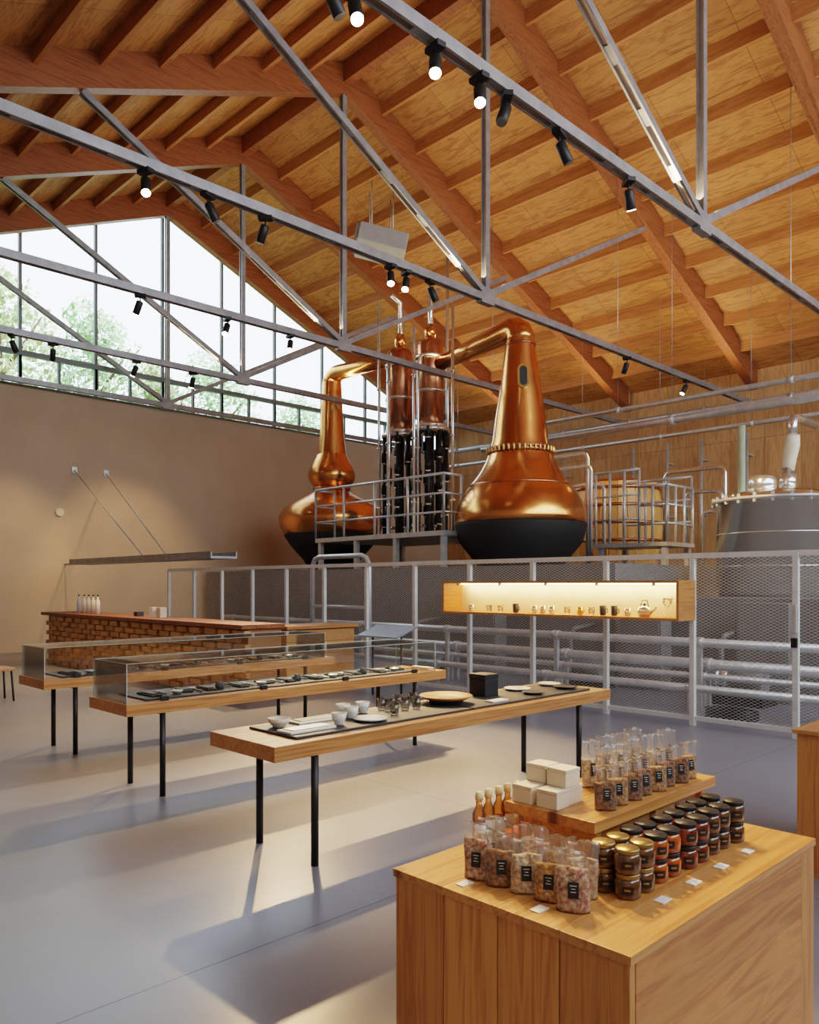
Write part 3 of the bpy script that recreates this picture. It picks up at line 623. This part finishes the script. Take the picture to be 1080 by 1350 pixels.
for (a,b_,c,d),nm in((T2,'middle'),(T3,'farthest')):
    board(a+.2,b_-.3,c+.1,d-.08,f'long black display board inside the glass case of the {nm} table')
    glass_case(a+.02,b_-.12,c+.04,d-.04,TZ,TZ+.29,f'long clear glass case on the {nm} display table')
    n=28
    for k in range(n):
        x=a+.32+k*(b_-a-.75)/(n-1)
        kd=(0,1,3,0,1,0,2,1)[k%8]; dy=.02*((k*5)%4)
        if kd==0:
            m=MB().box(x-.043,x+.043,c+.16+dy,c+.42,ZB,ZB+.016); m.box(x-.03,x+.03,c+.19+dy,c+.39,ZB+.016,ZB+.024); nm2='leather_tray';ct='tray';mm='black'; ds='small black tray'
        elif kd==1:
            m=MB(); m.tube([(x-.015,c+.14+dy,ZB+.012),(x,c+.32+dy,ZB+.012)],.008,8); m.lathe([(0,0),(.026,.0),(.032,.013),(.026,.018),(0,.01)],(x+.005,c+.35+dy,ZB+.002),14); nm2='serving_spoon';ct='spoon';mm='trussteel'; ds='dull metal spoon'
        elif kd==2:
            m=MB(); m.lathe([(0,0),(.036,0),(.04,.035),(.028,.045),(.028,.055),(0,.06)],(x,c+.2+dy,ZB),18); nm2='lidded_pot';ct='pot';mm='slate'; ds='dark lidded pot'
        else:
            m=MB(); m.lathe([(0,0),(.025,0),(.042,.018),(.046,.03),(.042,.03),(.02,.012),(0,.012)],(x,c+.18+dy,ZB),18); nm2='small_dish';ct='dish';mm='steel'; ds='small grey dish'
        tag(m.build(nm2,mm),f'{ds}, {ORD[k]} item from left in the {nm} table glass case',ct,f'wares in the {nm} glass case')
x=5.92;tag(MB().box(x-.04,x+.04,5.7,5.95,TZ,TZ+.02).build('leaflet_stack','card',None,.002),'white leaflets lying at the right end of the middle table','leaflets')
X=7.7;y=onX(510,X);t=thing('info_stand','tilted blue-grey information panel on legs near the fence','sign',(X,y,0))
MB().beam((X-.2,y,.86),(X+.2,y,1.0),.85,.02).build('panel','bluepanel',t,.004)
for dy in(-.3,.3): MB().tube([(X,y+dy,0),(X,y+dy,.92)],.015,8).build('leg','black',t)
# ---------------------------------------------------------------- bar
bx0,bx1,by0,by1,bz=5.95,6.6,9.3,16.65,1.05
t=thing('bar_counter','long bar counter faced with stacked wooden blocks by the plaster wall','bar',(6.3,13,0))
MB().box(bx0+.1,bx1,by0+.02,by1,0,bz-.05).build('body','bardark',t)
m=MB();z=.02;row=0
while z<bz-.12:
    y=by0+(.0 if row%2 else .2)
    while y<by1-.28:
        m.box(bx0+.05-RN.uniform(0,.03),bx0+.12,y,y+.30,z,z+.082); y+=.4
    z+=.096;row+=1
m.build('block_facing','barwood',t)
m=MB()
for k in range(3): m.box(bx0-.05+k*.24,bx0-.05+(k+1)*.24-.004,by0-.05,by1+.02,bz-.06,bz)
m.build('bar_top','glulam',t,.003)
t=thing('bar_return','plain wooden counter joining the near end of the bar','counter',(7.2,9.6,0))
m=MB()
for k in range(5): m.box(6.72,8.0,9.36,9.9,.04+k*.18,.04+(k+1)*.18-.006)
m.build('body','barwood',t); MB().box(6.69,8.05,9.3,9.95,.95,1.0).build('top','tablewood',t,.004)
for k,px in enumerate((104,111,117,123,129)):
    X=6.25;y=onX(px,X);t=thing('white_bottle',f'white bottle standing on the far end of the bar, {ORD[k]} from left','bottle',(X,y,bz),'white bottles on the bar')
    MB().lathe([(0,0),(.04,0),(.042,.22),(.03,.26),(.014,.29),(.014,.33),(0,.33)],(X,y,bz),16).build('bottle_body','white',t)
    MB().lathe([(.0,.33),(.017,.33),(.017,.36),(0,.36)],(X,y,bz),12).build('stopper','black',t)
for k,px in enumerate((183,203,213)):
    X=6.3;y=onX(px,X)
    tag(MB().box(X-.06,X+.06,y-.07,y+.07,bz,bz+(.08,.17,.17)[k]).build('counter_box',('slate','card','cream')[k],None,.004),('small dark box on the bar top','white card box on the bar top','cream card box on the bar, right of the white one')[k],'box')
t=thing('hanging_shelf','slim grey steel shelf held over the bar by stay rods','shelf',(7.4,14.8,2.1))
MB().box(7.1,7.62,12.1,18.3,2.06,2.1).build('shelf_plate','trussteel',t)
for xx in(7.1,7.60): MB().box(xx,xx+.02,12.1,18.3,2.1,2.18).build('edge_lip','trussteel',t)
for k,(xx,yy,zz,xw) in enumerate(((7.3,15.0,2.15,7.8),(7.3,14.05,2.15,8.6))):
    MB().tube([(xx,yy,zz),(xw,YF,4.45)],.014,6).build('stay_rod','steel',t); MB().box(xw-.06,xw+.06,YF-.03,YF,4.38,4.52).build('wall_anchor','steel',t)
MB().box(7.56,7.60,18.3,YF,2.08,2.12).build('wall_arm','trussteel',t)
X=onY(78,19.8);tag(MB().tube([(X,YF,3.38),(X,YF-.06,3.38)],.1,20).build('wall_sensor','cream'),'small round sensor on the plaster wall','sensor')
x,y=3.55,11.75;t=thing('stool','low wooden stool with black legs at the left edge','stool',(x,y,0))
MB().box(x-.2,x+.2,y-.2,y+.2,.42,.46).build('seat','seat',t,.01)
for dx in(-.16,.16):
    for dy in(-.16,.16): MB().tube([(x+dx*1.15,y+dy*1.15,0),(x+dx,y+dy,.42)],.014,8).build('leg','black',t)
# ---------------------------------------------------------------- foreground counter
KX0,KX1,KY0,KY1,KZ=1.528,2.66,.874,1.62,.80
t=thing('product_counter','large cedar plank counter with snacks, nearest the camera','counter',((KX0+KX1)/2,(KY0+KY1)/2,0),'wooden product counters')
m=MB(); n=4; w=(KY1-KY0-.01)/n
for k in range(n): m.box(KX0+.006,KX0+.03,KY0+.005+k*w+.0015,KY0+.005+(k+1)*w-.0015,0,KZ-.022)
m.build('left_panel','counterwood',t,.002)
m=MB()
for k in range(4): m.box(KX0+.03,KX1-.11,KY0+.005,KY0+.03,k*.1945,(k+1)*.1945-.001)
m.build('front_panel','counterside',t,.0012)
MB().box(KX1-.11,KX1-.005,KY0+.005,KY0+.03,0,KZ-.022).build('front_stile','counterwood',t,.0012)
MB().box(KX0+.03,KX1-.006,KY1-.03,KY1-.006,0,KZ-.022).build('back_panel','counterwood',t);MB().box(KX1-.03,KX1-.006,KY0+.03,KY1-.03,0,KZ-.022).build('right_panel','counterwood',t)
m=MB(); n=4; w=(KY1-KY0)/n
for k in range(n): m.box(KX0,KX1,KY0+k*w+.0005,KY0+(k+1)*w-.0005,KZ-.022,KZ)
m.build('top_boards','countertop',t,.0012)
t=thing('product_counter','wooden counter partly seen at the right edge, farther back','counter',(5.1,1.25,0),'wooden product counters')
MB().box(4.6,5.7,.9,1.61,0,KZ-.022).build('body','counterwood',t);MB().box(4.58,5.72,.88,1.63,KZ-.022,KZ).build('top_boards','countertop',t,.002)
rx0,rx1,ry0,ry1,rz_=1.87,2.62,1.18,1.49,.95
t=thing('display_riser','low wooden riser bench standing on the near counter','riser',((rx0+rx1)/2,(ry0+ry1)/2,KZ))
MB().box(rx0,rx1,ry0,ry0+.155,rz_-.032,rz_).box(rx0,rx1,ry0+.157,ry1,rz_-.032,rz_).build('riser_top','countertop',t,.0015)
for xx in (rx0+.04,(rx0+rx1)/2,rx1-.065): MB().box(xx,xx+.025,ry0+.02,ry1-.02,KZ,rz_-.032).build('support','countertop',t)
MB().box(rx0+.065,rx1-.065,ry0+.04,ry0+.06,KZ,rz_-.032).build('front_board','countertop',t)
# pouches
def pouch_proto(w,h,tk,cm,fill=.6,sd=1):
    t=thing('snack_pouch','x','pouch'); q=random.Random(sd); A=[q.uniform(-1,1) for _ in range(12)]
    def shell(s,top,bot=0.):
        vs=[];nx=12;nz=14
        for side in(-1,1):
            for i in range(nz+1):
                v=i/nz*top; z=bot+v*h
                th=tk*.5*s*(max(0.,1-(v/.94))**.6)*(.9+.12*math.sin(v*11+sd))*(1. if v>.04 else .8)+ .0008
                wd=w/2*(s if s<1 else 1)*(1-.08*math.exp(-((v-.78)/.14)**2))*(1+.03*A[0]*math.sin(v*7))
                lean=A[1]*.010*v*v
                for j in range(nx+1):
                    u=j/nx*2-1; prof=math.sqrt(max(0,1-abs(u)**2.2))
                    cr=.0065*v*v*(math.sin(u*5+A[2]*3+v*4)+.6*math.sin(u*11+A[3]*3+v*9))
                    dz=.008*v*v*v*(A[4]*math.sin(u*4+1)+A[5]*u)
                    vs.append((u*wd+lean,side*(th*prof+.0004)+cr+A[6]*.012*v*v,z+dz))
        fs=[]
        N=(nx+1)*(nz+1)
        for k in range(2):
            for i in range(nz):
                for j in range(nx):
                    a=k*N+i*(nx+1)+j; fs.append((a,a+1,a+nx+2,a+nx+1))
        for j in range(nx):
            fs.append((j,j+1,N+j+1,N+j)); q_=nz*(nx+1); fs.append((q_+j,q_+j+1,N+q_+j+1,N+q_+j))
        return MB().add(vs,fs,True)
    shell(1.,1.).build('film_bag','film',t)
    shell(.96,fill,.002).build('contents',cm,t)
    y=-tk*.5-.0015; L=MB(); L.add([(-w*.16,y,h*.26),(w*.16,y,h*.26),(w*.16,y+.005,h*.52),(-w*.16,y+.005,h*.52)],[(0,1,2,3)]); lb=L.build('label','blacklabel',t)
    a=MB()
    for k,ww in enumerate((.10,.06,.08)):
        z_=h*(.46-.05*k); yy_=y+.005*((z_/h-.26)/.26)-.0008
        a.add([(-w*ww,yy_,z_),(w*ww,yy_,z_),(w*ww,yy_+.0002,z_+.0016),(-w*ww,yy_+.0002,z_+.0016)],[(0,1,2,3)])
    a.build('label_print','card',lb)
    return t
P={}
for k,(w,h,tk,m_,fl) in {'a':(.082,.145,.040,'nuts2',.68),'b':(.082,.14,.040,'nuts',.66),'r':(.082,.147,.040,'nutsred',.7),'g':(.082,.142,.040,'coffee',.64),'c':(.064,.125,.034,'coffee',.62),'e':(.064,.126,.034,'nuts',.6),'d':(.070,.155,.034,'nuts',.58),'f':(.070,.15,.034,'nuts2',.58)}.items(): P[k]=pouch_proto(w,h,tk,m_,fl,ord(k))
pu=set()
def pouch(k,x,y,z,rz,lab,grp):
    if k in pu: dup(P[k],(x,y,z),rz,lab,grp)
    else: o=P[k];o.location=(x,y,z);o.rotation_euler=(0,0,rz);o['label']=lab;o['group']=grp;pu.add(k)
g1='clear snack pouches on the counter top'
for k in range(5): pouch('rgabr'[k],1.645+RN.uniform(-.010,.010),1.40-.076*k,KZ,-PI/2+.5+RN.uniform(-.3,.3),f'clear pouch of snacks with black label, front row, {ORD[k]} from left',g1)
for k in range(5): pouch('agrba'[k],1.735+RN.uniform(-.006,.006),1.43-.075*k,KZ,-PI/2+.4+RN.uniform(-.3,.3),f'clear snack pouch in the second row behind the front pouches, {ORD[k]} from left',g1)
g2='snack pouches on the riser'
for k in range(8): pouch('ceccecce'[k],2.0+.075*k,1.225+.006*(k%2),rz_,-.6+RN.uniform(-.25,.25),f'small dark snack pouch on the riser, front row, {ORD[k]} from left',g2)
for k in range(6): pouch('dfddfd'[k],2.14+.078*k,1.31,rz_,-.5+RN.uniform(-.25,.25),f'nut pouch on the riser, middle row, {ORD[k]} from left',g2)
for k in range(4): pouch('fdfd'[k],2.2+.088*k,1.40,rz_,-.4+RN.uniform(-.25,.25),f'nut pouch on the riser, back row, {ORD[k]} from left',g2)
def wbox(x,y,z,lab,rz=0):
    t=thing('carton','%s'%lab,'box',(x,y,z),'cream cartons on the riser'); q=.035
    MB().box(x-q,x+q,y-q,y+q,z,z+.042).build('carton_body','cream',t,.002)
    q=.036
    MB().box(x-q,x+q,y-q,y+q,z+.0425,z+.053).build('carton_lid','cream',t,.002); t.rotation_euler=(0,0,rz)
wbox(1.92,1.44,rz_,'cream carton at the left corner of the riser, bottom layer'); wbox(1.925,1.355,rz_,'cream carton nearest the pouches, bottom layer',.05)
wbox(2.0,1.44,rz_,'cream carton at the back, bottom layer'); wbox(2.0,1.36,rz_,'cream carton behind the front one, bottom layer')
wbox(1.985,1.437,rz_+.0535,'cream carton on the top layer, back one',.04); wbox(1.98,1.357,rz_+.0535,'cream carton on the top layer, front one',-.05)
for k in range(5):
    x=1.82+.047*k;y=1.55+.003*(k%2);t=thing('mini_bottle',f'small honey-coloured bottle beside the riser, {ORD[k]} from left','bottle',(x,y,KZ),'small bottles at the back of the counter')
    MB().lathe([(0,0),(.019,0),(.02,.01),(.02,.11),(.009,.135),(.009,.15),(0,.15)],(x,y,KZ),16).build('bottle_body','oil',t)
    MB().lathe([(0,.15),(.012,.15),(.012,.175),(0,.176)],(x,y,KZ),12).build('cap','yellowcap',t)
    MB().lathe([(.0203,.04),(.0206,.04),(.0206,.085),(.0203,.085)],(x,y,KZ),16).build('label','card',t)
def jar_proto(cm,lm):
    t=thing('preserve_jar','x','jar')
    MB().lathe([(0,0),(.028,0),(.033,.004),(.034,.014),(.034,.04),(.029,.049),(.027,.051),(0,.051)],(0,0,0),24).build('jar_body',cm,t)
    MB().lathe([(0,.051),(.03,.051),(.031,.053),(.031,.061),(.029,.063),(0,.063)],(0,0,0),24).build('lid',lm,t)
    vs=[];
    for i in range(9):
        q=-PI*.75+ (i-4)*.11
        for z in(.016,.036): vs.append((.0348*math.cos(q),.0348*math.sin(q),z))
    lb=MB().add(vs,[(2*i,2*i+2,2*i+3,2*i+1) for i in range(8)],True).build('label','blacklabel',t)
    MB().add([(v[0]*1.012,v[1]*1.012,.024+.005*(v[2]>.03)) for v in vs[4:14]],[(2*i,2*i+2,2*i+3,2*i+1) for i in range(4)],True).build('label_print','gold',lb)
    return t
J=[(jar_proto('darkjam','gold'),'dark jar with gold lid'),(jar_proto('amber','black'),'amber jar with black lid'),(jar_proto('redjam','black'),'red-brown jar with black lid'),(jar_proto('darkjam','black'),'very dark jar with black lid')]
ju=set()
for gi,gx in enumerate((1.82,1.975,2.135,2.295)):
    src,desc=J[gi]
    for cc in range(2):
        for rr,yy in enumerate((1.05,1.122)):
            for tt in range(2):
                lab=f'{desc}, {("lower","upper")[tt]} tier, {("front","back")[rr]} row, {("left","right")[cc]} of its pair'
                loc=(gx+cc*.072+RN.uniform(-.001,.001),yy+RN.uniform(-.001,.001)+(.006 if gi%2 else 0),KZ+tt*.0635); rz=RN.uniform(-.3,.3)
                if gi in ju: dup(src,loc,rz,lab,'preserve jars in front of the riser')
                else: src.location=loc;src.rotation_euler=(0,0,rz);src['label']=lab;src['group']='preserve jars in front of the riser';ju.add(gi)
for cc in range(2):
    for tt in range(2):
        dup(J[3][0],(2.455,1.05+cc*.074,KZ+tt*.0635),0,f'very dark jar in the last column at the right end, {("front","back")[cc]} one, {("lower","upper")[tt]} tier','preserve jars in front of the riser')
for k,(x,y,lab) in enumerate(((1.585,1.40,'white price card before the leftmost pouches'),(1.59,1.16,'white price card before the rightmost front pouch'),(1.86,.975,'white price card before the gold-lidded jars'),(2.03,.975,'white price card before the amber jars'),(2.2,.975,'white price card before the red-brown jars'),(2.38,.975,'white price card before the very dark jars'))):
    tag(MB().box(x-.022,x+.022,y-.014,y+.014,KZ,KZ+.003).build('price_card','card'),lab,'price card','price cards on the counter')
pouch('a',2.58,1.56,KZ,-.6,'pale pouch standing alone behind the right end of riser','clear snack pouches on the counter top')
# ---------------------------------------------------------------- world and lights
W=bpy.data.worlds.new('sky');bpy.context.scene.world=W;W.use_nodes=True
bg=W.node_tree.nodes['Background'];bg.inputs[0].default_value=(.80,.90,1,1);bg.inputs[1].default_value=5.0
def area(name,loc,rot,sx,sy,e,col=(1,1,1),portal=False):
    L=bpy.data.lights.new(name,'AREA');L.shape='RECTANGLE';L.size=sx;L.size_y=sy;L.energy=e;L.color=col
    if portal: L.cycles.is_portal=True
    o=bpy.data.objects.new(name,L);C.objects.link(o);o.location=loc;o.rotation_euler=rot;return o
area('portal_far',(RX,YF+.3,9.2),(-PI/2,0,0),22.2,5.9,1,portal=True)
area('portal_near',(RX,YN-.05,NZ+3.8),(PI/2,0,0),22.2,7.6,1,portal=True)
for y in (4.74,8.46,12.15,15.8): area('added_ceiling_fill',(RX+3.5,y,CZ+.35),(PI,0,0),12,.1,125,(1,.78,.50))  # added upward fill to warm the roof, not real fixtures
S=bpy.data.lights.new('sun','SUN');S.energy=3.0;S.angle=.03;S.color=(1,.95,.88)
so=bpy.data.objects.new('sun',S);C.objects.link(so);so.rotation_euler=Vector((-.1,.45,-1.)).to_track_quat('-Z','Y').to_euler()
cam=bpy.data.cameras.new('camera');co=bpy.data.objects.new('camera',cam);C.objects.link(co)
co.location=(0,0,H);co.rotation_euler=(PI/2,0,PH-PI/2);cam.sensor_fit='HORIZONTAL';cam.sensor_width=36;cam.lens=36*F/1080;cam.shift_y=96/1080;cam.clip_end=300
bpy.context.scene.camera=co
bpy.context.scene.view_settings.view_transform='Filmic'
bpy.context.scene.view_settings.look='Medium High Contrast'
bpy.context.scene.view_settings.exposure=.28
